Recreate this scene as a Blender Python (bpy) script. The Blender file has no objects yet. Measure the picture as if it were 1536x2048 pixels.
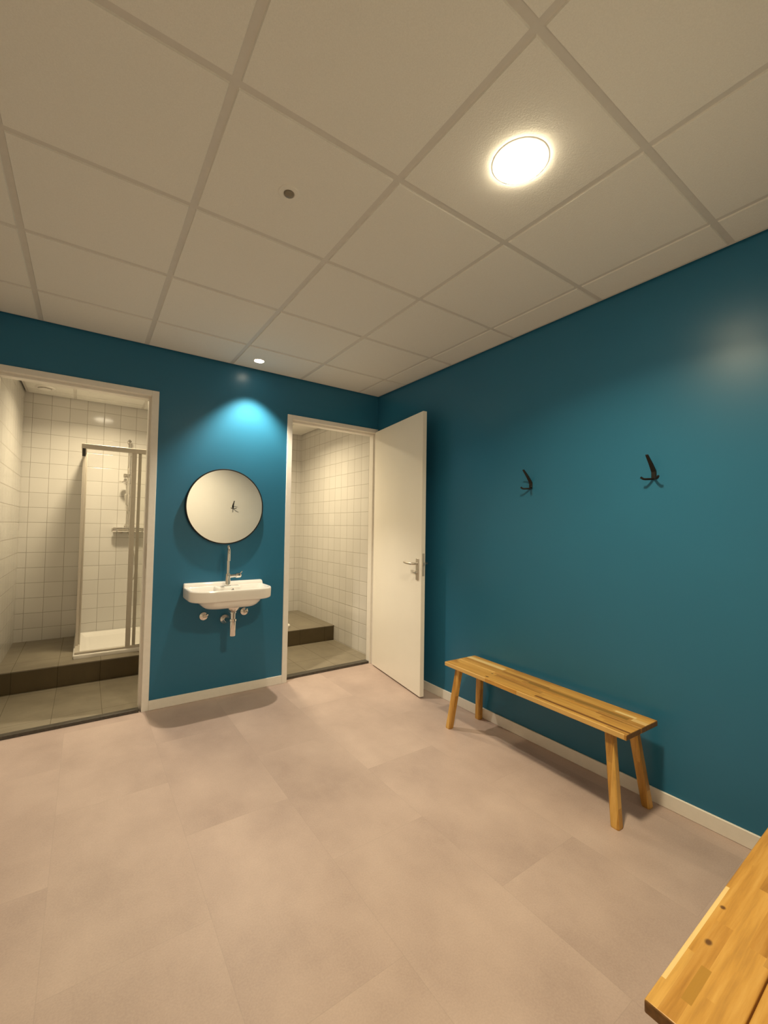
import bpy, bmesh, math, random
from mathutils import Vector, Matrix
from math import radians, pi, sin, cos

sc = bpy.context.scene
col = sc.collection

# ------------------------------------------------------------------ camera
cam_d = bpy.data.cameras.new('camera')
cam_d.sensor_fit = 'HORIZONTAL'
cam_d.sensor_width = 36.0
cam_d.lens = 853.342 / 1536.0 * 36.0
cam_d.clip_start = 0.01
cam = bpy.data.objects.new('camera', cam_d)
col.objects.link(cam)
cam.location = (-2.3696, -3.5222, 1.3408)
cam.rotation_euler = (1.6078, -0.0155, -0.6096)
sc.camera = cam

# ------------------------------------------------------------------ light and exposure
sc.view_settings.view_transform = 'Standard'
sc.view_settings.look = 'None'
sc.view_settings.exposure = 0.13
sc.view_settings.gamma = 1.0
sc.view_settings.use_curve_mapping = False
sc.cycles.use_denoising = True
sc.cycles.max_bounces = 14
sc.cycles.diffuse_bounces = 8
sc.cycles.glossy_bounces = 6
sc.cycles.transparent_max_bounces = 16
sc.cycles.sample_clamp_indirect = 6.0

WARM = (1.0, 0.82, 0.52)
MAIN_W, SPOT_W, WET_W = 25.0, 114.0, 22.0      # watts of the ceiling lamps
SPREAD_MAIN, SPREAD_WET = radians(140), radians(150)

world = bpy.data.worlds.new('world')
sc.world = world
world.use_nodes = True
world.node_tree.nodes['Background'].inputs[0].default_value = (0.02, 0.018, 0.014, 1)
world.node_tree.nodes['Background'].inputs[1].default_value = 0.3

H = 2.6434            # ceiling of the changing room
HS = 2.605            # ceiling of the wet rooms
ZS, ZF = 0.19, 0.02   # step height and floor of the wet rooms
XL, YF = -2.98, -3.46 # left wall and the wall behind the camera


# ------------------------------------------------------------------ node helpers
class NT:
    def __init__(self, name):
        self.mat = bpy.data.materials.new(name)
        self.mat.use_nodes = True
        self.t = self.mat.node_tree
        self.bsdf = self.t.nodes['Principled BSDF']
        self.out = self.t.nodes['Material Output']

    def n(self, typ, **kw):
        nd = self.t.nodes.new(typ)
        for k, v in kw.items():
            setattr(nd, k, v)
        return nd

    def l(self, a, b):
        self.t.links.new(a, b)

    def val(self, sock, v):
        if isinstance(v, (int, float)):
            sock.default_value = v
        else:
            self.l(v, sock)

    def m(self, op, a, b=0.0, c=0.0):
        nd = self.n('ShaderNodeMath', operation=op)
        self.val(nd.inputs[0], a)
        self.val(nd.inputs[1], b)
        self.val(nd.inputs[2], c)
        return nd.outputs[0]

    def mix(self, f, a, b):
        nd = self.n('ShaderNodeMix', data_type='RGBA')
        self.val(nd.inputs[0], f)
        for i, v in ((6, a), (7, b)):
            if isinstance(v, tuple):
                nd.inputs[i].default_value = (*v[:3], 1)
            else:
                self.l(v, nd.inputs[i])
        return nd.outputs[2]

    def ramp(self, f, stops, interp='LINEAR'):
        nd = self.n('ShaderNodeValToRGB')
        cr = nd.color_ramp
        cr.interpolation = interp
        while len(cr.elements) < len(stops):
            cr.elements.new(0.5)
        for e, (p, c) in zip(cr.elements, stops):
            e.position = p
            e.color = (*c, 1) if isinstance(c, tuple) else (c, c, c, 1)
        self.l(f, nd.inputs[0])
        return nd.outputs[0]

    def obj(self):
        nd = self.n('ShaderNodeTexCoord')
        sep = self.n('ShaderNodeSeparateXYZ')
        self.l(nd.outputs['Object'], sep.inputs[0])
        return nd.outputs['Object'], sep.outputs

    def noise(self, vec, scale, detail=3.0, rough=0.5, out=0):
        nd = self.n('ShaderNodeTexNoise')
        self.l(vec, nd.inputs['Vector'])
        nd.inputs['Scale'].default_value = scale
        nd.inputs['Detail'].default_value = detail
        nd.inputs['Roughness'].default_value = rough
        return nd.outputs[out]

    def scaled(self, vec, s):
        nd = self.n('ShaderNodeMapping')
        nd.inputs['Scale'].default_value = s
        self.l(vec, nd.inputs['Vector'])
        return nd.outputs[0]

    def comb(self, x, y, z=0.0):
        nd = self.n('ShaderNodeCombineXYZ')
        for i, v in enumerate((x, y, z)):
            self.val(nd.inputs[i], v)
        return nd.outputs[0]

    def white(self, vec):
        nd = self.n('ShaderNodeTexWhiteNoise', noise_dimensions='3D')
        self.l(vec, nd.inputs['Vector'])
        return nd.outputs['Value']

    def bump(self, h, strength=0.2, dist=0.01):
        nd = self.n('ShaderNodeBump')
        nd.inputs['Strength'].default_value = strength
        nd.inputs['Distance'].default_value = dist
        self.l(h, nd.inputs['Height'])
        self.l(nd.outputs[0], self.bsdf.inputs['Normal'])

    def set(self, color=None, rough=None, metal=None, spec=None, ior=None):
        b = self.bsdf.inputs
        if color is not None:
            if isinstance(color, tuple):
                b['Base Color'].default_value = (*color[:3], 1)
            else:
                self.l(color, b['Base Color'])
        if rough is not None:
            self.val(b['Roughness'], rough)
        if metal is not None:
            b['Metallic'].default_value = metal
        if spec is not None:
            b['Specular IOR Level'].default_value = spec
        return self.mat


def plain(name, color, rough=0.5, metal=0.0, spec=0.5, var=0.04, scale=30.0, bump=0.0):
    t = NT(name)
    v, _ = t.obj()
    nz = t.noise(v, scale, 3)
    c2 = tuple(max(0, c * (1 - var)) for c in color)
    c3 = tuple(min(1, c * (1 + var)) for c in color)
    t.set(t.ramp(nz, [(0.3, c2), (0.7, c3)]), rough, metal, spec)
    if bump:
        t.bump(t.noise(v, 220, 2), bump, 0.002)
    return t.mat


def emit(name, color, strength):
    t = NT(name)
    t.set((0.8, 0.8, 0.8), 0.5)
    t.bsdf.inputs['Emission Color'].default_value = (*color, 1)
    t.bsdf.inputs['Emission Strength'].default_value = strength
    return t.mat


def tile_mat(name, ua, va, u0, v0, pu, pv, tile, grout, gw=0.003, rough=0.12, var=0.03, bump=0.35,
             tilt=0.0, cloud=0.0, pillow=0.004):
    """rectangular tiles on the plane of object axes ua/va, joints at u0+k*pu and v0+k*pv"""
    t = NT(name)
    v, s = t.obj()

    def edge(o, o0, p):
        q = t.m('DIVIDE', t.m('SUBTRACT', o, o0), p)
        f = t.m('FRACT', q)
        d = t.m('MULTIPLY', t.m('MINIMUM', f, t.m('SUBTRACT', 1.0, f)), p)
        return d, t.m('FLOOR', q)
    du, cu = edge(s[ua], u0, pu)
    dv, cv = edge(s[va], v0, pv)
    d = t.m('MINIMUM', du, dv)
    g = t.m('LESS_THAN', d, gw * 0.5)
    rnd = t.white(t.comb(cu, cv, 3.7))
    lo = tuple(c * (1 - var) for c in tile)
    hi = tuple(min(1, c * (1 + var)) for c in tile)
    base = t.ramp(rnd, [(0.0, lo), (1.0, hi)])
    if cloud:
        nz = t.noise(v, 7.0, 5, 0.65)
        dk = tuple(c * (1 - cloud) for c in tile)
        lt = tuple(min(1, c * (1 + cloud)) for c in tile)
        base = t.mix(0.6, base, t.ramp(nz, [(0.3, dk), (0.7, lt)]))
    t.set(t.mix(g, base, grout))
    t.set(rough=t.m('ADD', rough, t.m('MULTIPLY', g, 0.6)))
    nd = t.n('ShaderNodeMapRange', interpolation_type='SMOOTHSTEP')
    t.l(d, nd.inputs[0])
    nd.inputs[1].default_value = gw * 0.4
    nd.inputs[2].default_value = gw * 0.5 + pillow
    h = nd.outputs[0]
    if tilt:
        wob = t.noise(v, 5.0, 1)
        h = t.m('ADD', h, t.m('MULTIPLY', wob, tilt))
    t.bump(h, bump, 0.003)
    return t.mat


# ------------------------------------------------------------------ materials
M = {}
WHITE = (0.80, 0.79, 0.77)


def wall_paint(name, color, rough, spec):
    t = NT(name)
    v, _ = t.obj()
    nz = t.noise(v, 1.3, 3)
    t.set(t.ramp(nz, [(0.3, tuple(c * 0.96 for c in color)), (0.7, tuple(c * 1.04 for c in color))]), rough, 0, spec)
    t.bump(t.noise(v, 330, 2), 0.05, 0.001)
    return t.mat


M['teal'] = wall_paint('teal_paint', (0.024, 0.150, 0.270), 0.31, 0.36)
M['white_wall'] = wall_paint('white_wall_paint', WHITE, 0.6, 0.3)
M['trim'] = plain('cream_trim_paint', (0.80, 0.775, 0.73), 0.35, var=0.02)
M['door'] = plain('door_paint', (0.88, 0.85, 0.78), 0.32, var=0.015, scale=3)
M['ceil_tile'] = plain('ceiling_tile', (0.76, 0.75, 0.715), 0.9, spec=0.1, var=0.03, scale=260, bump=0.35)
M['ceil_grid'] = plain('ceiling_grid', (0.62, 0.60, 0.57), 0.5, var=0.02)
M['dark_gap'] = plain('dark_void', (0.02, 0.018, 0.015), 0.9)
M['sill'] = plain('sill_stone', (0.060, 0.052, 0.042), 0.35, var=0.25, scale=60)
M['ceramic'] = plain('white_ceramic', (0.86, 0.84, 0.81), 0.08, spec=0.6, var=0.005)
M['acrylic'] = plain('white_acrylic', (0.86, 0.84, 0.81), 0.22, spec=0.5, var=0.01)
M['plastic'] = plain('white_plastic', (0.8, 0.78, 0.75), 0.4, var=0.01)
M['chrome'] = plain('chrome', (0.80, 0.78, 0.75), 0.05, 1.0, var=0.01)
M['steel'] = plain('brushed_steel', (0.62, 0.58, 0.53), 0.33, 1.0, var=0.05, scale=90)
M['alu'] = plain('satin_aluminium', (0.56, 0.52, 0.46), 0.38, 0.25, var=0.03)
M['dark'] = plain('dark_rubber', (0.035, 0.032, 0.03), 0.5)
M['black_metal'] = plain('black_metal', (0.010, 0.009, 0.008), 0.45, 0.0, spec=0.35, var=0.1)
M['sensor'] = plain('sensor_lens', (0.20, 0.17, 0.13), 0.35)
M['hose'] = plain('grey_hose', (0.45, 0.42, 0.38), 0.3, 0.6)

t = NT('mirror_glass')
v, s = t.obj()
t.set(t.ramp(t.noise(v, 4, 1), [(0, (0.90, 0.90, 0.88)), (1, (0.92, 0.92, 0.90))]), 0.015, 1.0)
M['mirror'] = t.mat

# clear shower glass: mostly transparent, a little reflection growing to grazing angles
t = NT('shower_glass')
tr = t.n('ShaderNodeBsdfTransparent')
tr.inputs[0].default_value = (0.975, 0.975, 0.965, 1)
gl = t.n('ShaderNodeBsdfGlossy')
gl.inputs['Roughness'].default_value = 0.03
lw = t.n('ShaderNodeLayerWeight')
lw.inputs['Blend'].default_value = 0.12
mx = t.n('ShaderNodeMixShader')
t.l(lw.outputs['Fresnel'], mx.inputs[0])
t.l(tr.outputs[0], mx.inputs[1])
t.l(gl.outputs[0], mx.inputs[2])
t.l(mx.outputs[0], t.out.inputs['Surface'])
M['glass'] = t.mat

TW, GR = (0.64, 0.625, 0.60), (0.30, 0.275, 0.24)
M['tile_back_l'] = tile_mat('white_tiles_shower_back', 0, 2, -2.836, 0.165, 0.1475, 0.1467, TW, GR, tilt=0.5)
M['tile_side_l'] = tile_mat('white_tiles_shower_side', 1, 2, 0.09, 0.165, 0.1475, 0.1467, TW, GR, tilt=0.5)
M['tile_back_r'] = tile_mat('white_tiles_toilet_back', 0, 2, -0.007, 0.174, 0.1475, 0.148, TW, GR, tilt=0.5)
M['tile_side_r'] = tile_mat('white_tiles_toilet_side', 1, 2, 0.105, 0.174, 0.1475, 0.148, TW, GR, tilt=0.5)
FT, FG = (0.235, 0.205, 0.155), (0.155, 0.134, 0.100)
M['floor_l'] = tile_mat('grey_floor_tiles_shower', 0, 1, -2.803, 0.155, 0.2855, 0.60, FT, FG, 0.0035, 0.42, 0.05, 0.08, cloud=0.2)
M['floor_r'] = tile_mat('grey_floor_tiles_toilet', 0, 1, -0.06, 0.40, 0.304, 0.60, FT, FG, 0.0035, 0.42, 0.05, 0.08, cloud=0.2)
M['step_l'] = tile_mat('grey_step_tiles_shower', 0, 1, -2.803, 1.07, 0.2875, 0.60, FT, FG, 0.0035, 0.42, 0.05, 0.08, cloud=0.2)
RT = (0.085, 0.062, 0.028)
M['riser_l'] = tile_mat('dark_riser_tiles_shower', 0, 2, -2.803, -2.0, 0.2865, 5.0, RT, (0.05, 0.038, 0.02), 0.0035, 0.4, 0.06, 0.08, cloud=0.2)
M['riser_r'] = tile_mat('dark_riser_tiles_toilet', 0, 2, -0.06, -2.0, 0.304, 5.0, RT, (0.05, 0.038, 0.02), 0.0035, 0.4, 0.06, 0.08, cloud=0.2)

# vinyl floor: large concrete-look tiles with hair-thin seams
t = NT('vinyl_floor')
v, s = t.obj()
qx = t.m('DIVIDE', t.m('SUBTRACT', s[0], -2.44), 0.467)
cx = t.m('FLOOR', qx)
fx = t.m('FRACT', qx)
off = t.m('MULTIPLY', t.m('FRACT', t.m('MULTIPLY', cx, 0.5)), 0.934)
qy = t.m('DIVIDE', t.m('ADD', t.m('SUBTRACT', s[1], -1.03), off), 0.934)
cy = t.m('FLOOR', qy)
fy = t.m('FRACT', qy)
dx = t.m('MULTIPLY', t.m('MINIMUM', fx, t.m('SUBTRACT', 1.0, fx)), 0.467)
dy = t.m('MULTIPLY', t.m('MINIMUM', fy, t.m('SUBTRACT', 1.0, fy)), 0.934)
seam = t.m('LESS_THAN', t.m('MINIMUM', dx, dy), 0.0012)
rnd = t.white(t.comb(cx, cy, 1.3))
shift = t.n('ShaderNodeVectorMath', operation='ADD')
t.l(v, shift.inputs[0])
t.l(t.comb(t.m('MULTIPLY', rnd, 17.0), t.m('MULTIPLY', rnd, 9.0), 0.0), shift.inputs[1])
vv = t.scaled(shift.outputs[0], (1.0, 0.8, 1.0))
big = t.noise(vv, 2.2, 6, 0.62)
fine = t.noise(v, 160, 3, 0.6)
c = t.ramp(big, [(0.30, (0.385, 0.290, 0.266)), (0.5, (0.475, 0.366, 0.335)), (0.70, (0.560, 0.440, 0.400))])
c = t.mix(0.11, c, t.ramp(rnd, [(0, (0.43, 0.36, 0.33)), (1, (0.62, 0.52, 0.45))]))
c = t.mix(0.10, c, t.ramp(fine, [(0.35, (0.30, 0.25, 0.22)), (0.65, (0.70, 0.6, 0.54))]))
t.set(t.mix(t.m('MULTIPLY', seam, 0.22), c, (0.30, 0.25, 0.22)), 0.42, 0, 0.35)
t.bump(fine, 0.06, 0.001)
M['vinyl'] = t.mat


def wood_mat(name, rects, knots, row=0.0305, length=0.34, axis=0, across=1, seed=1.0, bright=1.0):
    """finger-jointed acacia: staves along `axis`, some of them pale sapwood"""
    t = NT(name)
    v, s = t.obj()
    third = 3 - axis - across
    ry = t.m('FLOOR', t.m('DIVIDE', t.m('ADD', s[across], 5.003), row))
    rz = t.m('FLOOR', t.m('DIVIDE', t.m('ADD', s[third], 5.0), 0.052))
    ro = t.white(t.comb(ry, rz, seed))
    qx = t.m('DIVIDE', t.m('ADD', s[axis], t.m('MULTIPLY', ro, 3.0)), length)
    cx = t.m('FLOOR', qx)
    r1 = t.white(t.comb(cx, ry, t.m('ADD', rz, seed)))
    c = t.ramp(r1, [(0.0, (0.27, 0.122, 0.022)), (0.22, (0.44, 0.215, 0.040)), (0.45, (0.55, 0.290, 0.058)),
                    (0.70, (0.63, 0.355, 0.080)), (0.90, (0.72, 0.44, 0.12)), (1.0, (0.80, 0.55, 0.20))])
    sx = [26.0, 26.0, 26.0]
    sx[axis] = 1.6
    gvec = t.n('ShaderNodeVectorMath', operation='ADD')
    t.l(t.scaled(v, tuple(sx)), gvec.inputs[0])
    t.l(t.comb(t.m('MULTIPLY', r1, 31.0), t.m('MULTIPLY', r1, 13.0), 0.0), gvec.inputs[1])
    grain = t.noise(gvec.outputs[0], 2.4, 6, 0.62)
    c = t.mix(0.42, c, t.ramp(grain, [(0.30, (0.23, 0.095, 0.016)), (0.5, (0.55, 0.290, 0.058)), (0.72, (0.76, 0.48, 0.15))]))
    for (x0, x1, y0, y1, rc) in rects:
        a = t.m('MULTIPLY', t.m('GREATER_THAN', s[axis], x0), t.m('LESS_THAN', s[axis], x1))
        b = t.m('MULTIPLY', t.m('GREATER_THAN', s[across], y0), t.m('LESS_THAN', s[across], y1))
        pale = t.mix(0.25, rc, t.ramp(grain, [(0.3, tuple(q * 0.75 for q in rc)), (0.7, tuple(min(1, q * 1.15) for q in rc))]))
        c = t.mix(t.m('MULTIPLY', a, b), c, pale)
    for (kx, ky, ra, rb) in knots:
        ex = t.m('DIVIDE', t.m('SUBTRACT', s[axis], kx), ra)
        ey = t.m('DIVIDE', t.m('SUBTRACT', s[across], ky), rb)
        d = t.m('SQRT', t.m('ADD', t.m('MULTIPLY', ex, ex), t.m('MULTIPLY', ey, ey)))
        nd = t.n('ShaderNodeMapRange', interpolation_type='SMOOTHSTEP')
        t.l(d, nd.inputs[0])
        nd.inputs[1].default_value = 0.6
        nd.inputs[2].default_value = 1.7
        nd.inputs[3].default_value = 0.85
        nd.inputs[4].default_value = 0.0
        c = t.mix(nd.outputs[0], c, (0.07, 0.022, 0.005))
    t.set(c, t.m('ADD', 0.30, t.m('MULTIPLY', grain, 0.12)), 0, 0.45)
    t.bump(grain, 0.05, 0.001)
    return t.mat


PALE = (0.82, 0.60, 0.27)
OLIVE = (0.30, 0.165, 0.030)


# ------------------------------------------------------------------ mesh helpers
def box(bm, x0, x1, y0, y1, z0, z1, mat=0):
    vs = [bm.verts.new((x, y, z)) for z in (z0, z1) for y in (y0, y1) for x in (x0, x1)]
    fs = []
    for q in ((0, 2, 3, 1), (4, 5, 7, 6), (0, 1, 5, 4), (2, 6, 7, 3), (0, 4, 6, 2), (1, 3, 7, 5)):
        f = bm.faces.new([vs[i] for i in q])
        f.material_index = mat
        fs.append(f)
    return fs


def loft(bm, rings, cap0=True, cap1=True, closed=True):
    vr = [[bm.verts.new(p) for p in r] for r in rings]
    n = len(vr[0])
    for a, b in zip(vr[:-1], vr[1:]):
        for i in range(n if closed else n - 1):
            j = (i + 1) % n
            bm.faces.new((a[i], a[j], b[j], b[i]))
    if cap0:
        bm.faces.new(list(reversed(vr[0])))
    if cap1:
        bm.faces.new(vr[-1])
    return vr


def frame_of(d):
    d = Vector(d).normalized()
    u = d.orthogonal().normalized()
    return d, u, d.cross(u)


def tube(bm, pts, rad, seg=16, caps=True):
    pts = [Vector(p) for p in pts]
    rr = rad if isinstance(rad, (list, tuple)) else [rad] * len(pts)
    d0 = (pts[1] - pts[0]).normalized()
    u = d0.orthogonal().normalized()
    rings = []
    for i, p in enumerate(pts):
        if i == 0:
            d = pts[1] - pts[0]
        elif i == len(pts) - 1:
            d = pts[-1] - pts[-2]
        else:
            d = (pts[i + 1] - pts[i]).normalized() + (pts[i] - pts[i - 1]).normalized()
        d.normalize()
        u = (u - d * u.dot(d)).normalized()
        w = d.cross(u)
        rings.append([p + (u * cos(2 * pi * k / seg) + w * sin(2 * pi * k / seg)) * rr[i] for k in range(seg)])
    loft(bm, rings, caps, caps)


def lathe(bm, origin, axis, prof, seg=40):
    """prof: list of (radius, distance along axis)"""
    o = Vector(origin)
    d, u, w = frame_of(axis)
    rings = [[o + d * h + (u * cos(2 * pi * k / seg) + w * sin(2 * pi * k / seg)) * max(r, 1e-4) for k in range(seg)] for r, h in prof]
    loft(bm, rings)


def catmull(pts, n=10):
    P = [Vector(p) for p in pts]
    P = [P[0] * 2 - P[1]] + P + [P[-1] * 2 - P[-2]]
    out = []
    for i in range(1, len(P) - 2):
        for k in range(n):
            s = k / n
            a, b, c, d = P[i - 1], P[i], P[i + 1], P[i + 2]
            out.append(0.5 * ((2 * b) + (c - a) * s + (2 * a - 5 * b + 4 * c - d) * s * s + (3 * b - a - 3 * c + d) * s ** 3))
    out.append(P[-2])
    return out


def rrect(x0, x1, y0, y1, z, rf, rb, n=8):
    """rounded rectangle; front is y0 (radius rf), back is y1 (radius rb)"""
    pts = []
    for cx_, cy_, r, a0 in ((x1 - rb, y1 - rb, rb, 0), (x0 + rb, y1 - rb, rb, 90), (x0 + rf, y0 + rf, rf, 180), (x1 - rf, y0 + rf, rf, 270)):
        for k in range(n + 1):
            a = radians(a0 + 90 * k / n)
            pts.append((cx_ + r * cos(a), cy_ + r * sin(a), z))
    return pts


def obj(name, bm, mats, parent=None, bevel=0.0, smooth=False, angle=35, seg=2):
    bmesh.ops.recalc_face_normals(bm, faces=bm.faces[:])
    me = bpy.data.meshes.new(name)
    bm.to_mesh(me)
    bm.free()
    for m_ in (mats if isinstance(mats, (list, tuple)) else [mats]):
        me.materials.append(m_)
    o = bpy.data.objects.new(name, me)
    col.objects.link(o)
    if bevel:
        md = o.modifiers.new('edge', 'BEVEL')
        md.width = bevel
        md.segments = seg
        md.limit_method = 'ANGLE'
        md.angle_limit = radians(40)
        md.harden_normals = False
    if smooth or bevel:
        for p in me.polygons:
            p.use_smooth = True
        me.set_sharp_from_angle(angle=radians(angle))
    if parent:
        o.parent = parent
    return o


def thing(name, label, cat, loc=(0, 0, 0), rotz=0.0, group=None):
    o = bpy.data.objects.new(name, None)
    o.empty_display_size = 0.1
    col.objects.link(o)
    o.location = loc
    o.rotation_euler = (0, 0, rotz)
    return tag(o, label, cat, group)


def tag(o, label, cat, group=None):
    o['label'] = label
    o['category'] = cat
    if group:
        o['group'] = group
    return o


def struct(name, bm, mats, label=None, parent=None, **kw):
    o = obj(name, bm, mats, parent, **kw)
    if not parent:
        o['kind'] = 'structure'
        if label:
            o['label'] = label
    return o


def boxes(*bs):
    bm = bmesh.new()
    for b in bs:
        box(bm, *b)
    return bm


def lamp_area(name, parent, loc, size, watts, spread):
    d = bpy.data.lights.new(name, 'AREA')
    d.shape = 'DISK'
    d.size = size
    d.energy = watts
    d.color = WARM
    d.spread = spread
    o = bpy.data.objects.new(name, d)
    col.objects.link(o)
    o.parent = parent
    o.location = loc
    return o


# ================================================================== SETTING
ZT = 2.76
# floor
struct('floor', boxes((XL - 0.1, 0.1, YF - 0.3, 0.0, -0.08, 0.0), (-2.87, -2.0, -0.001, 0.05, -0.08, 0.0), (-0.92, 0.03, -0.001, 0.06, -0.08, 0.0)), M['vinyl'], 'pinkish beige concrete-look vinyl floor of the changing room')
# wall with the basin and the two doorways: teal skin on the room side
D1 = (-2.91, -1.957)      # outer edges of the left door frame
D2 = (-0.957, -0.004)     # outer edges of the right door frame
ZD = 2.32
def holed(y0, y1, xa, xb):
    return boxes((xa, D1[0] + 0.02, y0, y1, 0, ZT), (D1[0] + 0.02, D1[1] - 0.02, y0, y1, ZD - 0.02, ZT),
                 (D1[1] - 0.02, D2[0] + 0.02, y0, y1, 0, ZT), (D2[0] + 0.02, D2[1] - 0.006, y0, y1, ZD - 0.02, ZT), (D2[1] - 0.006, xb, y0, y1, 0, ZT))
struct('wall_back', holed(0.0, 0.05, XL - 0.1, 0.0), M['teal'], 'teal painted wall with basin and two doorways')
struct('wall_shower_front', holed(0.05, 0.10, XL - 0.1, 0.16), M['tile_back_l'])
struct('wall_right', boxes((0.0, 0.1, YF - 0.3, 0.05, 0, ZT)), M['teal'], 'long teal painted wall behind the bench')
struct('wall_left', boxes((XL - 0.1, XL, YF - 0.3, 0.0, 0, ZT)), M['white_wall'])
bm = boxes((-1.90, 0.0, YF - 0.18, YF, 0, ZT), (XL, -2.86, YF - 0.18, YF, 0, ZT), (-2.86, -1.90, YF - 0.18, YF, 2.30, ZT))
struct('wall_front', bm, M['white_wall'], 'white wall opposite the mirror')
struct('door_3', boxes((-2.86, -1.90, YF - 0.20, YF - 0.16, 0.01, 2.30)), M['door'])

# suspended ceiling: square tiles hanging a little below a flush grid
def ceiling(name, x0, x1, y0, y1, z, gx, gy, label=None):
    p = 0.6
    g = 0.012                                        # shadow gap at the walls
    bm = bmesh.new()
    xa, xb, ya, yb = x0 + g, x1 - g, y0 + g, y1 - g
    xs = sorted([xa, xb] + [gx + k * p for k in range(-12, 13) if xa + 0.03 < gx + k * p < xb - 0.03])
    ys = sorted([ya, yb] + [gy + k * p for k in range(-12, 13) if ya + 0.03 < gy + k * p < yb - 0.03])
    for i in range(len(xs) - 1):
        for j in range(len(ys) - 1):
            a, b = xs[i] + (0.012 if i else 0.020), xs[i + 1] - (0.012 if i < len(xs) - 2 else 0.020)
            c, d = ys[j] + (0.012 if j else 0.020), ys[j + 1] - (0.012 if j < len(ys) - 2 else 0.020)
            e = 0.003
            r0 = [(a, c, z + 0.006), (b, c, z + 0.006), (b, d, z + 0.006), (a, d, z + 0.006)]
            r1 = [(a + e, c + e, z), (b - e, c + e, z), (b - e, d - e, z), (a + e, d - e, z)]
            vr = loft(bm, [r0, r1])
    for f in bm.faces:
        f.material_index = 0
    box(bm, xa, xb, ya, yb, z + 0.0055, z + 0.03, 1)
    return struct(name, bm, [M['ceil_tile'], M['ceil_grid']], label)


ceiling('ceiling', XL, 0.0, YF, 0.0, H, -0.2523, -0.4696, 'suspended ceiling of large cream square tiles')
struct('ceiling_void', boxes((XL - 0.1, 0.16, YF - 0.3, 2.2, ZT, ZT + 0.03)), M['dark_gap'])

# wet rooms behind the basin wall
YB1, YB2, XR = 1.86, 2.0, 0.06
XP0, XP1 = -1.52, -1.42
struct('wall_shower_back', boxes((-3.0, XP0, YB1, YB1 + 0.1, 0, ZT)), M['tile_back_l'], 'white square tiled back wall of the shower room')
struct('wall_shower_left', boxes((-3.0, -2.90, 0.10, YB1, 0, ZT)), M['tile_side_l'], 'white tiled left wall of the shower room')
struct('wall_shower_right', boxes((XP0, XP0 + 0.05, 0.10, YB1 + 0.1, 0, ZT)), M['tile_side_l'])
struct('wall_cubicle_left', boxes((XP0 + 0.05, XP1, 0.10, YB2 + 0.1, 0, ZT)), M['tile_side_r'])
struct('wall_cubicle_back', boxes((XP1, XR + 0.1, YB2, YB2 + 0.1, 0, ZT)), M['tile_back_r'])
struct('wall_cubicle_right', boxes((XR, XR + 0.1, 0.10, YB2, 0, ZT)), M['tile_side_r'], 'white tiled side wall seen through the right doorway')
struct('floor_shower', boxes((-2.90, XP0, 0.05, 0.82, -0.08, ZF)), M['floor_l'], 'grey tiled shower room floor')
struct('floor_cubicle', boxes((XP1, XR, 0.12, 0.95, -0.08, ZF)), M['floor_r'], 'grey tiled floor behind the right doorway')


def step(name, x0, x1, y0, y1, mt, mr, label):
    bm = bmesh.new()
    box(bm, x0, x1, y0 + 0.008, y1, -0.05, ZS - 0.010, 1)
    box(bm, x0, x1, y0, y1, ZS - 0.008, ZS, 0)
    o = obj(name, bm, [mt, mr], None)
    o['kind'] = 'structure'
    o['label'] = label
    return o


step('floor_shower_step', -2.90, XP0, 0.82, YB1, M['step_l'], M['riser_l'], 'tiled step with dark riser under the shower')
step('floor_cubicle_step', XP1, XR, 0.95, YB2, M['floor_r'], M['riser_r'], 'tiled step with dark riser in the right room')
ceiling('ceiling_shower', -2.90, XP0, 0.10, YB1, HS, -2.5, 0.46)
ceiling('ceiling_cubicle', XP1, XR, 0.10, YB2, HS, -0.3, 0.75)

# door frames (steel profile with a rebate for the leaf) and stone thresholds
def door_frame(name, xa, xb, label, sill, slim=0.0):
    bm = bmesh.new()
    f, lip = 0.046, 0.060
    for (w, y0, y1) in ((f, -0.010, 0.040), (lip, 0.040, 0.108)):
        box(bm, xa, xa + w, y0, y1, 0, ZD)
        box(bm, xb - w + slim, xb, y0, y1, 0, ZD)
        box(bm, xa + w, xb - w + slim, y0, y1, ZD - w + (0.008 if w == f else 0.006), ZD)
    o = struct(name, bm, M['trim'], label, bevel=0.002)
    struct('threshold', boxes((xa + lip, xb - lip + slim, sill[0], sill[1], 0.0, 0.022)), M['sill'], None, parent=o, bevel=0.002)
    return o


fr1 = door_frame('door_1', *D1, 'cream door frame of the open shower doorway', (0.0, 0.05))
fr2 = door_frame('door_2', *D2, 'cream door frame of the right doorway', (0.055, 0.12), 0.033)
obj('strike_plate', boxes((D1[1] - 0.0475, D1[1] - 0.0455, 0.005, 0.03, 1.02, 1.20)), M['steel'], fr1)

# baseboards
def baseboard(name, x0, x1, y0, y1):
    bm = boxes((x0, x1, y0, y1, 0, 0.07))
    return struct(name, bm, M['trim'], bevel=0.003)


baseboard('baseboard_back', D1[1], D2[0], -0.012, 0.0)
baseboard('baseboard_right', -0.012, 0.0, YF, -0.012)
baseboard('baseboard_left', XL, XL + 0.012, YF, -0.0)
baseboard('baseboard_front', -1.88, -0.012, YF, YF + 0.012)

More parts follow.
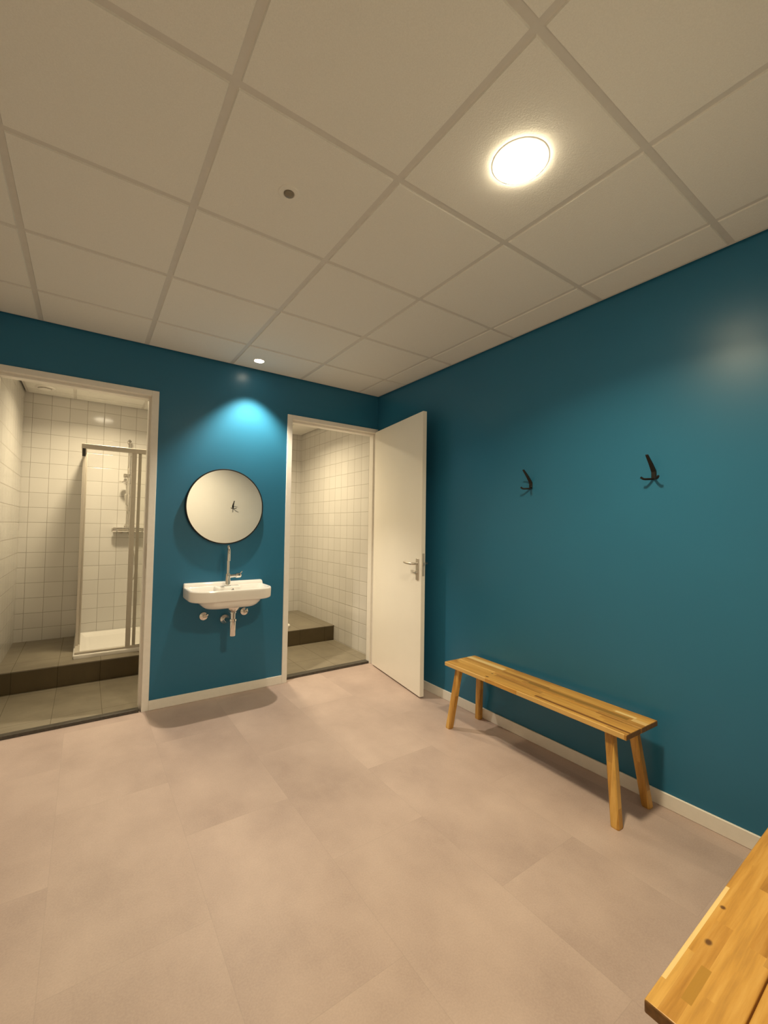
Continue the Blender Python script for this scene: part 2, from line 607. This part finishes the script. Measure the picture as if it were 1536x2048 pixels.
# ================================================================== CEILING FIXTURES
# large round downlight
L = thing('ceiling_downlight', 'large glowing round ceiling downlight in the middle of a tile', 'ceiling lamp', (-1.152, -2.586, H))
bm = bmesh.new()
lathe(bm, (0, 0, 0.004), (0, 0, -1), [(0.099, 0), (0.099, 0.004), (0.096, 0.006), (0.0900, 0.006), (0.0896, 0.0055), (0.0, 0.0052)], 64)
obj('trim_ring', bm, M['plastic'], L, smooth=True)
bm = bmesh.new()
lathe(bm, (0, 0, -0.001), (0, 0, -1), [(0.0892, 0), (0.0892, 0.003), (0.085, 0.009), (0.06, 0.015), (0.0, 0.017)], 64)
obj('diffuser', bm, emit('lamp_glow', (1, 0.84, 0.56), 55.0), L, smooth=True)
lamp_area('lamp_light', L, (0, 0, -0.020), 0.18, MAIN_W, SPREAD_MAIN)

# small recessed spotlight over the basin
L = thing('ceiling_spotlight', 'small recessed spotlight shining on the wall above the round mirror', 'ceiling lamp', (-1.292, -0.222, H))
bm = bmesh.new()
lathe(bm, (0, 0, 0.003), (0, 0, -1), [(0.046, 0), (0.046, 0.005), (0.043, 0.007), (0.036, 0.006), (0.035, 0.002), (0.0, 0.002)], 48)
obj('trim_ring', bm, M['plastic'], L, smooth=True)
bm = bmesh.new()
lathe(bm, (0, 0, -0.0005), (0, 0, -1), [(0.034, 0), (0.034, 0.004), (0.02, 0.006), (0.0, 0.006)], 48)
obj('lens', bm, emit('spot_glow', (1, 0.88, 0.66), 25.0), L, smooth=True)
d = bpy.data.lights.new('lamp_light', 'SPOT')
d.energy = SPOT_W
d.color = (1.0, 0.86, 0.64)
d.spot_size = radians(93)
d.spot_blend = 0.62
d.shadow_soft_size = 0.022
o = bpy.data.objects.new('lamp_light', d)
col.objects.link(o)
o.parent = L
o.location = (0, 0, -0.033)

# wet room downlights (seen as reflections in the tiles)
for (x, y, lab) in ((-2.238, 1.05, 'round ceiling downlight in front of the shower enclosure'),
                    (-0.80, 0.95, 'round ceiling downlight in the room behind the open door')):
    L = thing('ceiling_downlight', lab, 'ceiling lamp', (x, y, HS))
    bm = bmesh.new()
    lathe(bm, (0, 0, 0.004), (0, 0, -1), [(0.099, 0), (0.099, 0.004), (0.096, 0.006), (0.0900, 0.006), (0.0896, 0.0055), (0.0, 0.0052)], 48)
    obj('trim_ring', bm, M['plastic'], L, smooth=True)
    bm = bmesh.new()
    lathe(bm, (0, 0, -0.001), (0, 0, -1), [(0.0892, 0), (0.0892, 0.003), (0.085, 0.009), (0.06, 0.015), (0.0, 0.017)], 48)
    obj('diffuser', bm, emit('wet_lamp_glow', (1, 0.86, 0.62), 14.0), L, smooth=True)
    lamp_area('lamp_light', L, (0, 0, -0.020), 0.18, WET_W * (1.08 if x > -1.4 else 0.92), SPREAD_WET)

# presence sensor
L = thing('presence_sensor', 'tiny round ceiling sensor with grey lens in a plain ceiling tile', 'sensor', (-1.762, -1.968, H))
bm = bmesh.new()
lathe(bm, (0, 0, 0.002), (0, 0, -1), [(0.042, 0), (0.042, 0.003), (0.039, 0.0055), (0.023, 0.006), (0.021, 0.004), (0, 0.004)], 48)
obj('ring', bm, M['ceil_tile'], L, smooth=True)
bm = bmesh.new()
lathe(bm, (0, 0, -0.002), (0, 0, -1), [(0.0195, 0), (0.0195, 0.003), (0.017, 0.007), (0.010, 0.010), (0, 0.011)], 40)
obj('lens', bm, M['sensor'], L, smooth=True)

# ventilation valve in the shower room ceiling
L = thing('air_vent', 'round white air vent in the shower room ceiling', 'vent', (-2.727, 1.546, HS))
bm = bmesh.new()
lathe(bm, (0, 0, 0.002), (0, 0, -1), [(0.080, 0), (0.080, 0.004), (0.070, 0.012), (0.055, 0.012), (0.052, 0.003), (0, 0.003)], 48)
obj('ring', bm, M['plastic'], L, smooth=True)
bm = bmesh.new()
lathe(bm, (0, 0, -0.001), (0, 0, -1), [(0.012, 0), (0.012, 0.012), (0.046, 0.014), (0.046, 0.019), (0.03, 0.022), (0, 0.022)], 48)
obj('disc', bm, M['plastic'], L, smooth=True)

# ================================================================== OPEN DOOR
ang = math.atan2(-0.898, -0.134)
Dr = thing('open_door', 'open plain cream door leaf standing between doorway and teal wall', 'door', (-0.0385, -0.013, 0.0), ang)
# local: X along the leaf from the hinge, +Y towards the teal wall side
obj('panel', boxes((0.0, 0.897, 0.0, 0.036, 0.012, 2.288)), M['door'], Dr, bevel=0.0015)
for z in (0.25, 1.15, 2.05):
    bm = bmesh.new()
    tube(bm, [(-0.003, 0.018, z - 0.045), (-0.003, 0.018, z + 0.045)], 0.006, 12)
    obj('hinge', bm, M['steel'], Dr, smooth=True)
for sgn, nm in ((-1, 'handle'), (1, 'handle')):
    y0 = 0.0 if sgn < 0 else 0.036
    bm = bmesh.new()
    box(bm, 0.822, 0.860, min(y0, y0 + sgn * 0.008), max(y0, y0 + sgn * 0.008), 0.925, 1.097)
    h = obj(nm, bm, M['steel'], Dr, bevel=0.003)
    bm = bmesh.new()
    pts = [(0.841, y0 + sgn * 0.006, 1.056), (0.841, y0 + sgn * 0.045, 1.056), (0.835, y0 + sgn * 0.055, 1.056),
           (0.820, y0 + sgn * 0.058, 1.056), (0.76, y0 + sgn * 0.058, 1.057), (0.715, y0 + sgn * 0.056, 1.060)]
    tube(bm, pts, [0.010, 0.010, 0.010, 0.010, 0.0095, 0.0085], 16)
    obj('lever', bm, M['steel'], h, smooth=True)
    if sgn < 0:
        bm = bmesh.new()
        lathe(bm, (0.841, y0 + sgn * 0.006, 0.985), (0, sgn, 0), [(0.014, 0), (0.014, 0.012), (0.011, 0.014), (0, 0.014)], 24)
        box(bm, 0.829, 0.853, y0 - 0.040, y0 - 0.018, 0.981, 0.989)
        obj('thumb_turn', bm, M['steel'], h, smooth=True)
obj('latch_plate', boxes((0.8965, 0.8985, 0.008, 0.028, 0.96, 1.14)), M['alu'], Dr)
obj('latch_bolt', boxes((0.8975, 0.909, 0.012, 0.024, 1.045, 1.068)), M['steel'], Dr, bevel=0.002)

# ================================================================== MIRROR
Mi = thing('round_mirror', 'round wall mirror with thin black rim above the washbasin', 'mirror', (-1.462, 0.0, 1.490))
bm = bmesh.new()
lathe(bm, (0, 0, 0), (0, -1, 0), [(0.27, 0), (0.297, 0.001), (0.299, 0.004), (0.299, 0.028), (0.297, 0.031), (0.2915, 0.031), (0.2905, 0.026), (0.0, 0.025)], 128)
obj('rim', bm, M['black_metal'], Mi, smooth=True)
bm = bmesh.new()
lathe(bm, (0, -0.026, 0), (0, -1, 0), [(0.290, 0.0), (0.290, 0.003), (0.0, 0.003)], 128)
obj('glass', bm, M['mirror'], Mi)

# ================================================================== WASHBASIN
Wb = thing('washbasin', 'white wall-hung washbasin with chrome tap and drain under the round mirror', 'washbasin', (-1.453, 0.0, 0.0))
bx0, bx1, by0 = -0.302, 0.300, -0.335
def ring(z, ix, iy, rf, ib=0.0, rb=0.02):
    return rrect(bx0 + ix, bx1 - ix, by0 + iy, -ib, z, rf, rb, 10)
bm = bmesh.new()
loft(bm, [ring(0.728, 0.135, 0.075, 0.07), ring(0.731, 0.120, 0.055, 0.085), ring(0.745, 0.100, 0.035, 0.10), ring(0.765, 0.082, 0.022, 0.11),
          ring(0.783, 0.074, 0.016, 0.11), ring(0.787, 0.060, 0.014, 0.11), ring(0.788, 0.012, 0.008, 0.115), ring(0.792, 0.004, 0.003, 0.12),
          ring(0.800, 0.001, 0.001, 0.12), ring(0.858, 0.0, 0.0, 0.12), ring(0.866, 0.002, 0.002, 0.12), ring(0.870, 0.008, 0.007, 0.115, 0.0),
          ring(0.870, 0.016, 0.015, 0.11, 0.05), ring(0.866, 0.024, 0.023, 0.10, 0.055), ring(0.835, 0.040, 0.035, 0.09, 0.062, 0.03),
          ring(0.790, 0.085, 0.060, 0.07, 0.080, 0.05), ring(0.776, 0.125, 0.090, 0.05, 0.105, 0.04)])
# raised back ledge and tap deck
led = []
for (z, ix, y) in ((0.866, 0.0, -0.048), (0.888, 0.002, -0.040), (0.896, 0.006, -0.034), (0.898, 0.012, -0.028)):
    led.append(rrect(bx0 + ix, bx1 - ix, y, 0.0, z, 0.012, 0.004, 4))
loft(bm, led)
dk = []
for (z, e) in ((0.79, 0.0), (0.860, 0.0), (0.868, 0.003), (0.871, 0.010)):
    dk.append(rrect(-0.090 + e, 0.100 - e, -0.135 + e, -0.030, z, 0.02, 0.004, 5))
loft(bm, dk)
bowl = obj('bowl', bm, M['ceramic'], Wb, smooth=True, angle=50)
bm = bmesh.new()
lathe(bm, (0.030, -0.134, 0.842), (0, -1, 0), [(0.012, 0), (0.012, 0.003), (0.008, 0.004), (0.008, 0.001), (0, 0.001)], 24)
obj('overflow_ring', bm, M['chrome'], bowl, smooth=True)
# tap
bm = bmesh.new()
tx, ty = 0.004, -0.088
lathe(bm, (tx, ty, 0.870), (0, 0, 1), [(0.027, 0), (0.027, 0.004), (0.023, 0.006), (0.021, 0.05), (0.019, 0.092), (0.016, 0.097), (0, 0.097)], 32)
tap = obj('tap', bm, M['chrome'], Wb, smooth=True)
bm = bmesh.new()
pts = [(tx, ty, 0.965), (tx, ty, 1.05), (tx, ty, 1.122)]
for k in range(1, 13):
    a = pi * k / 12
    pts.append((tx - 0.012 * (1 - cos(a)), ty - 0.052 * (1 - cos(a)), 1.122 + 0.053 * sin(a)))
pts += [(tx - 0.025, ty - 0.106, 1.095), (tx - 0.026, ty - 0.108, 1.072)]
tube(bm, pts, [0.0115] * (len(pts) - 2) + [0.0125, 0.0125], 20)
obj('spout', bm, M['chrome'], tap, smooth=True)
bm = bmesh.new()
lathe(bm, (tx + 0.012, ty - 0.004, 0.945), (1, 0.05, 0.06), [(0.013, 0), (0.013, 0.046), (0.0185, 0.050), (0.0195, 0.062), (0.0185, 0.082), (0.014, 0.088), (0, 0.089)], 28)
tube(bm, [(tx + 0.085, ty - 0.004, 0.955), (tx + 0.108, ty - 0.002, 0.978)], [0.005, 0.004], 12)
obj('lever', bm, M['chrome'], tap, smooth=True)
# drain
dx_, dy_ = 0.028, -0.170
bm = bmesh.new()
lathe(bm, (dx_, dy_, 0.731), (0, 0, -1), [(0.050, 0), (0.050, 0.012), (0.044, 0.028), (0.030, 0.045), (0.026, 0.050), (0.026, 0.056), (0, 0.056)], 32)
dr = obj('drain_pipe', bm, M['chrome'], Wb, smooth=True)
bm = bmesh.new()
lathe(bm, (dx_, dy_, 0.690), (0, 0, -1), [(0.019, 0), (0.019, 0.06), (0.0275, 0.062), (0.0275, 0.078), (0.0235, 0.082), (0.0235, 0.186), (0.022, 0.190), (0, 0.190)], 32)
obj('trap_tube', bm, M['chrome'], dr, smooth=True)
bm = bmesh.new()
tube(bm, catmull([(dx_, dy_, 0.605), (dx_, dy_ + 0.05, 0.605), (dx_ - 0.012, dy_ + 0.12, 0.600), (dx_ - 0.016, -0.004, 0.598)], 6), 0.016, 18)
lathe(bm, (dx_ - 0.016, -0.001, 0.598), (0, -1, 0), [(0.040, 0), (0.040, 0.004), (0.034, 0.014), (0.020, 0.026), (0.018, 0.030), (0, 0.030)], 32)
obj('wall_pipe', bm, M['chrome'], dr, smooth=True)

# stop valves
for (x, z, a, lab) in ((-1.601, 0.637, 35, 'chrome stop valve on teal wall under the left end of the basin'),
                       (-1.290, 0.645, 60, 'chrome stop valve on teal wall under the right end of the basin')):
    V = thing('stop_valve', lab, 'valve', (x, 0, z), 0, 'stop valves under the washbasin')
    bm = bmesh.new()
    lathe(bm, (0, -0.0005, 0), (0, -1, 0), [(0.034, 0), (0.034, 0.003), (0.030, 0.010), (0.014, 0.016), (0.012, 0.045), (0.014, 0.047), (0.014, 0.055), (0, 0.056)], 32)
    obj('body', bm, M['chrome'], V, smooth=True)
    bm = bmesh.new()
    ca, sa = cos(radians(a)), sin(radians(a))
    tube(bm, [(-0.004 * ca, -0.040, -0.004 * sa), (0.022 * ca, -0.043, 0.022 * sa), (0.030 * ca, -0.043, 0.030 * sa)], [0.007, 0.007, 0.006], 14)
    obj('knob', bm, M['chrome'], V, smooth=True)

# ================================================================== COAT HOOKS
def hook_parts(root):
    # local: -X out of the wall, Y along the wall
    bm = bmesh.new()
    prof = [(0.000, 0.000, 0.0125, 0.006), (0.000, 0.040, 0.0125, 0.007), (-0.006, 0.050, 0.0125, 0.007),
            (-0.034, 0.081, 0.0105, 0.0065), (-0.078, 0.122, 0.0070, 0.006)]
    rings = []
    for i, (x, z, hw, th) in enumerate(prof):
        if i < 2:
            nx, nz = -1.0, 0.0
        elif i == 2:
            nx, nz = -0.92, -0.38
        else:
            nx, nz = -0.70, -0.71
        x -= 0.0005
        rings.append([(x, -hw, z), (x, hw, z), (x + nx * th, hw * 0.85, z + nz * th), (x + nx * th, -hw * 0.85, z + nz * th)])
    loft(bm, rings)
    obj('arm', bm, M['black_metal'], root, bevel=0.0015)
    for sy in (-1, 1):
        bm = bmesh.new()
        pts = catmull([(-0.004, sy * 0.004, 0.004), (-0.024, sy * 0.017, 0.003), (-0.041, sy * 0.031, 0.003), (-0.052, sy * 0.041, 0.012)], 6)
        tube(bm, pts, [0.0056] * len(pts), 12)
        obj('prong', bm, M['black_metal'], root, smooth=True)


Hk = thing('coat_hook', 'black metal coat hook high on teal wall, nearer the open door', 'coat hook', (0.0, -1.795, 1.607), 0, 'black coat hooks')
hook_parts(Hk)
for (loc, rz, lab) in (((0.0, -2.530, 1.607), 0.0, 'black metal coat hook high on teal wall, farther from the open door'),
                       ((-0.467, YF, 1.607), -pi / 2, 'black coat hook on the white wall, seen only in the mirror')):
    r = Hk.copy()
    col.objects.link(r)
    r.location = loc
    r.rotation_euler = (0, 0, rz)
    r['label'] = lab
    for ch in list(Hk.children):
        c_ = ch.copy()
        col.objects.link(c_)
        c_.parent = r

# ================================================================== BENCHES
LEGM = wood_mat('acacia_leg', [], [], 0.034, 0.6, axis=2, across=0, seed=4.0)


END = plain('acacia_end_grain', (0.20, 0.095, 0.022), 0.5, var=0.25, scale=70)


def bench(loc, rz, label, sm, mirror=1):
    B = thing('wooden_bench', label, 'bench', loc, rz, 'wooden benches')
    L2, W2, T = 0.611, 0.143, 0.026
    zt = 0.430
    for (y0, y1) in ((-W2, -0.0145), (-0.0115, W2)):
        bm = boxes((-L2, L2, y0, y1, zt - T, zt))
        bm.normal_update()
        for f in bm.faces:
            f.material_index = 1 if abs(f.normal.x) > 0.9 else 0
        obj('seat_plank', bm, [sm, END], B, bevel=0.0035, seg=3)
    for sx in (-1, 1):
        bm = boxes((sx * 0.53 - 0.032, sx * 0.53 + 0.032, -0.095, 0.095, zt - T - 0.022, zt - T + 0.0005))
        obj('cleat', bm, LEGM, B, bevel=0.003)
        for sy in (-1, 1):
            bt = Vector((sx * 0.563, sy * 0.138, 0.0))
            tp = Vector((sx * 0.513, sy * 0.098, zt - T - 0.001))
            bm = bmesh.new()
            h = 0.0205
            ch = 0.006
            sec = [(h, -h + ch), (h, h - ch), (h - ch, h), (-h + ch, h), (-h, h - ch), (-h, -h + ch), (-h + ch, -h), (h - ch, -h)]
            rings = []
            for p, k in ((bt, 0.92), (bt.lerp(tp, 0.015), 1.0), (tp, 1.0)):
                rings.append([(p.x + a * k, p.y + b * k, p.z) for a, b in sec])
            loft(bm, rings)
            obj('leg', bm, LEGM, B)
    return B


SEAT1 = wood_mat('acacia_seat_by_wall', [(-0.70, -0.280, 0.062, 0.100, PALE), (0.443, 0.545, 0.066, 0.086, PALE), (0.540, 0.70, 0.030, 0.064, (0.74, 0.50, 0.20)),
                  (-0.05, 0.53, 0.016, 0.046, OLIVE), (0.10, 0.70, -0.118, -0.100, (0.22, 0.095, 0.018)),
                  (0.00, 0.60, -0.20, -0.1385, (0.66, 0.42, 0.14)), (-0.62, -0.24, -0.20, -0.1385, (0.66, 0.42, 0.14))],
                 [(-0.27, -0.045, 0.007, 0.005), (-0.25, -0.113, 0.012, 0.006)], seed=2.0)
SEAT2 = wood_mat('acacia_seat_corner', [(0.148, 0.535, -0.30, -0.1335, PALE), (0.44, 0.55, -0.102, -0.084, (0.42, 0.225, 0.035))],
                 [(0.233, -0.124, 0.0055, 0.0045), (0.368, -0.112, 0.008, 0.0055)], row=0.0315, length=0.42, seed=7.0)
bench((-0.1945, -1.952, 0.0), math.atan2(-0.9995, -0.032), 'wooden bench standing against teal wall below the two coat hooks', SEAT1)
bench((-0.832, -3.243, 0.0), pi + 0.015, 'wooden bench cut off by the lower right corner of the photo', SEAT2)

# ================================================================== SHOWER
Tr = thing('shower_tray', 'low white shower tray on the tiled step below the glass enclosure', 'shower tray', (-1.97, 1.40, ZS))
tx0, tx1, ty0, ty1 = -0.454, 0.450, -0.455, 0.455
bm = bmesh.new()
def tr(z, i, r=0.012):
    return rrect(tx0 + i, tx1 - i, ty0 + i, ty1 - i, z, r, 0.01, 5)
loft(bm, [tr(0.0, 0.004), tr(0.028, 0.0), tr(0.033, 0.003), tr(0.034, 0.008), tr(0.034, 0.045, 0.03), tr(0.030, 0.055, 0.04), tr(0.006, 0.085, 0.05), tr(0.004, 0.12, 0.05)])
obj('tray', bm, M['acrylic'], Tr, smooth=True, angle=50)
bm = bmesh.new()
lathe(bm, (0.25, 0.25, 0.004), (0, 0, 1), [(0.045, 0), (0.045, 0.004), (0.03, 0.007), (0, 0.007)], 32)
obj('drain_cover', bm, M['chrome'], Tr, smooth=True)

En = thing('shower_enclosure', 'glass corner shower enclosure with aluminium profiles and sliding doors slid open', 'shower enclosure', (-1.97, 1.40, ZS + 0.034))
ox, oy, oz = -1.97, 1.40, ZS + 0.034
def eb(x0, x1, y0, y1, z0, z1):
    return (x0 - ox, x1 - ox, y0 - oy, y1 - oy, z0 - oz, z1 - oz)
ex, ey = -2.404, 0.967
obj('top_rail', boxes(eb(ex - 0.018, -1.525, ey - 0.018, ey + 0.020, 1.985, 2.026), eb(ex - 0.018, ex + 0.020, ey + 0.020, 1.855, 1.985, 2.026)), M['alu'], En, bevel=0.003)
obj('bottom_rail', boxes(eb(ex - 0.010, -1.525, ey - 0.010, ey + 0.026, oz, oz + 0.020), eb(ex - 0.010, ex + 0.026, ey + 0.026, 1.855, oz, oz + 0.020)), M['alu'], En, bevel=0.003)
obj('corner_block', boxes(eb(ex - 0.012, ex + 0.012, ey - 0.012, ey + 0.012, 1.918, 1.986)), M['dark'], En, bevel=0.003)
g = obj('sliding_door', boxes(eb(-2.046, -2.008, ey - 0.012, ey + 0.010, oz + 0.018, 1.988)), M['alu'], En, bevel=0.002)
obj('glass_pane', boxes(eb(-2.010, -1.60, ey - 0.004, ey + 0.001, oz + 0.020, 1.986)), M['glass'], g)
g = obj('fixed_panel', boxes(eb(-1.993, -1.967, ey + 0.011, ey + 0.024, oz + 0.018, 1.988), eb(-1.555, -1.525, ey + 0.008, ey + 0.024, oz + 0.018, 1.988)), M['alu'], En, bevel=0.002)
obj('glass_pane', boxes(eb(-1.969, -1.553, ey + 0.015, ey + 0.020, oz + 0.020, 1.986)), M['glass'], g)
g = obj('sliding_door', boxes(eb(ex - 0.010, ex + 0.012, 1.20, 1.232, oz + 0.018, 1.988)), M['alu'], En, bevel=0.002)
obj('glass_pane', boxes(eb(ex - 0.003, ex + 0.002, 1.230, 1.66, oz + 0.020, 1.986)), M['glass'], g)
g = obj('fixed_panel', boxes(eb(ex + 0.013, ex + 0.026, 1.245, 1.270, oz + 0.018, 1.988), eb(ex + 0.008, ex + 0.026, 1.83, 1.857, oz + 0.018, 1.988)), M['alu'], En, bevel=0.002)
obj('glass_pane', boxes(eb(ex + 0.017, ex + 0.022, 1.268, 1.832, oz + 0.020, 1.986)), M['glass'], g)

# shower set on the back wall
Sh = thing('shower_set', 'chrome riser rail with hand shower and looping hose inside the enclosure', 'shower', (-2.012, YB1, 0.0))
bm = bmesh.new()
tube(bm, [(0, -0.055, 1.30), (0, -0.055, 2.245)], 0.012, 20)
obj('riser_rail', bm, M['chrome'], Sh, smooth=True)
for z in (2.225, 1.32):
    bm = bmesh.new()
    lathe(bm, (0, -0.0005, z), (0, -1, 0), [(0.022, 0), (0.022, 0.006), (0.014, 0.012), (0.013, 0.045), (0.018, 0.047), (0.018, 0.068), (0.014, 0.074), (0, 0.075)], 28)
    obj('wall_bracket', bm, M['chrome'], Sh, smooth=True)
bm = bmesh.new()
lathe(bm, (0.024, -0.060, 1.855), (-1, 0, 0), [(0.015, 0), (0.018, 0.004), (0.018, 0.040), (0.024, 0.044), (0.024, 0.066), (0.018, 0.072), (0, 0.073)], 28)
obj('slider_knob', bm, M['chrome'], Sh, smooth=True)
bm = bmesh.new()
lathe(bm, (-0.040, -0.120, 1.775), (0, 0, 1), [(0.046, 0), (0.050, 0.004), (0.050, 0.010), (0.040, 0.016), (0, 0.020)], 36)
tube(bm, catmull([(-0.03, -0.105, 1.785), (-0.015, -0.085, 1.76), (-0.008, -0.08, 1.68), (-0.006, -0.078, 1.57)], 6), 0.013, 16)
obj('hand_shower', bm, M['chrome'], Sh, smooth=True)
bm = bmesh.new()
lathe(bm, (-0.008, -0.078, 1.66), (0, 0, -1), [(0.018, 0), (0.024, 0.004), (0.024, 0.03), (0.016, 0.10), (0.012, 0.12), (0, 0.12)], 24)
obj('handle_sleeve', bm, M['chrome'], Sh, smooth=True)
bm = bmesh.new()
tube(bm, catmull([(-0.006, -0.078, 1.56), (0.012, -0.085, 1.42), (0.030, -0.10, 1.20), (0.030, -0.11, 0.95), (0.055, -0.11, 0.755), (0.085, -0.11, 0.79), (0.085, -0.105, 0.95), (0.05, -0.09, 1.12), (0.010, -0.066, 1.255)], 8), 0.006, 12)
obj('hose', bm, M['hose'], Sh, smooth=True)

Th = thing('shower_mixer', 'chrome thermostatic mixer bar on the tiled wall of the shower', 'tap', (-1.985, YB1, 1.273))
bm = bmesh.new()
lathe(bm, (-0.115, -0.066, 0), (1, 0, 0), [(0.018, 0), (0.021, 0.003), (0.021, 0.227), (0.018, 0.23), (0, 0.23)], 28)
obj('bar', bm, M['chrome'], Th, smooth=True)
obj('shelf', boxes((-0.150, 0.150, -0.115, -0.020, 0.021, 0.027)), M['chrome'], Th, bevel=0.003)
for s_ in (-1, 1):
    bm = bmesh.new()
    lathe(bm, (s_ * 0.117, -0.066, 0), (s_, 0, 0), [(0.020, 0), (0.024, 0.003), (0.024, 0.040), (0.019, 0.047), (0, 0.048)], 28)
    obj('knob', bm, M['chrome'], Th, smooth=True)
    bm = bmesh.new()
    lathe(bm, (s_ * 0.075, -0.0005, -0.004), (0, -1, 0), [(0.034, 0), (0.034, 0.004), (0.028, 0.016), (0.016, 0.020), (0.016, 0.066), (0, 0.066)], 28)
    obj('wall_connector', bm, M['chrome'], Th, smooth=True)

# corner of a second tray, just peeking past the frame of the right doorway
bm = bmesh.new()
def t2(z, i):
    return rrect(-0.93 + i, -0.415 - i, 1.075 + i, 1.975 - i, z, 0.06, 0.02, 6)
loft(bm, [t2(ZS, 0.004), t2(ZS + 0.026, 0.0), t2(ZS + 0.032, 0.004), t2(ZS + 0.033, 0.010), t2(ZS + 0.033, 0.040), t2(ZS + 0.010, 0.075), t2(ZS + 0.008, 0.11)])
tag(obj('shower_tray', bm, M['acrylic'], None, smooth=True, angle=50), 'rounded white tray edge peeking past the frame of the right doorway', 'shower tray')
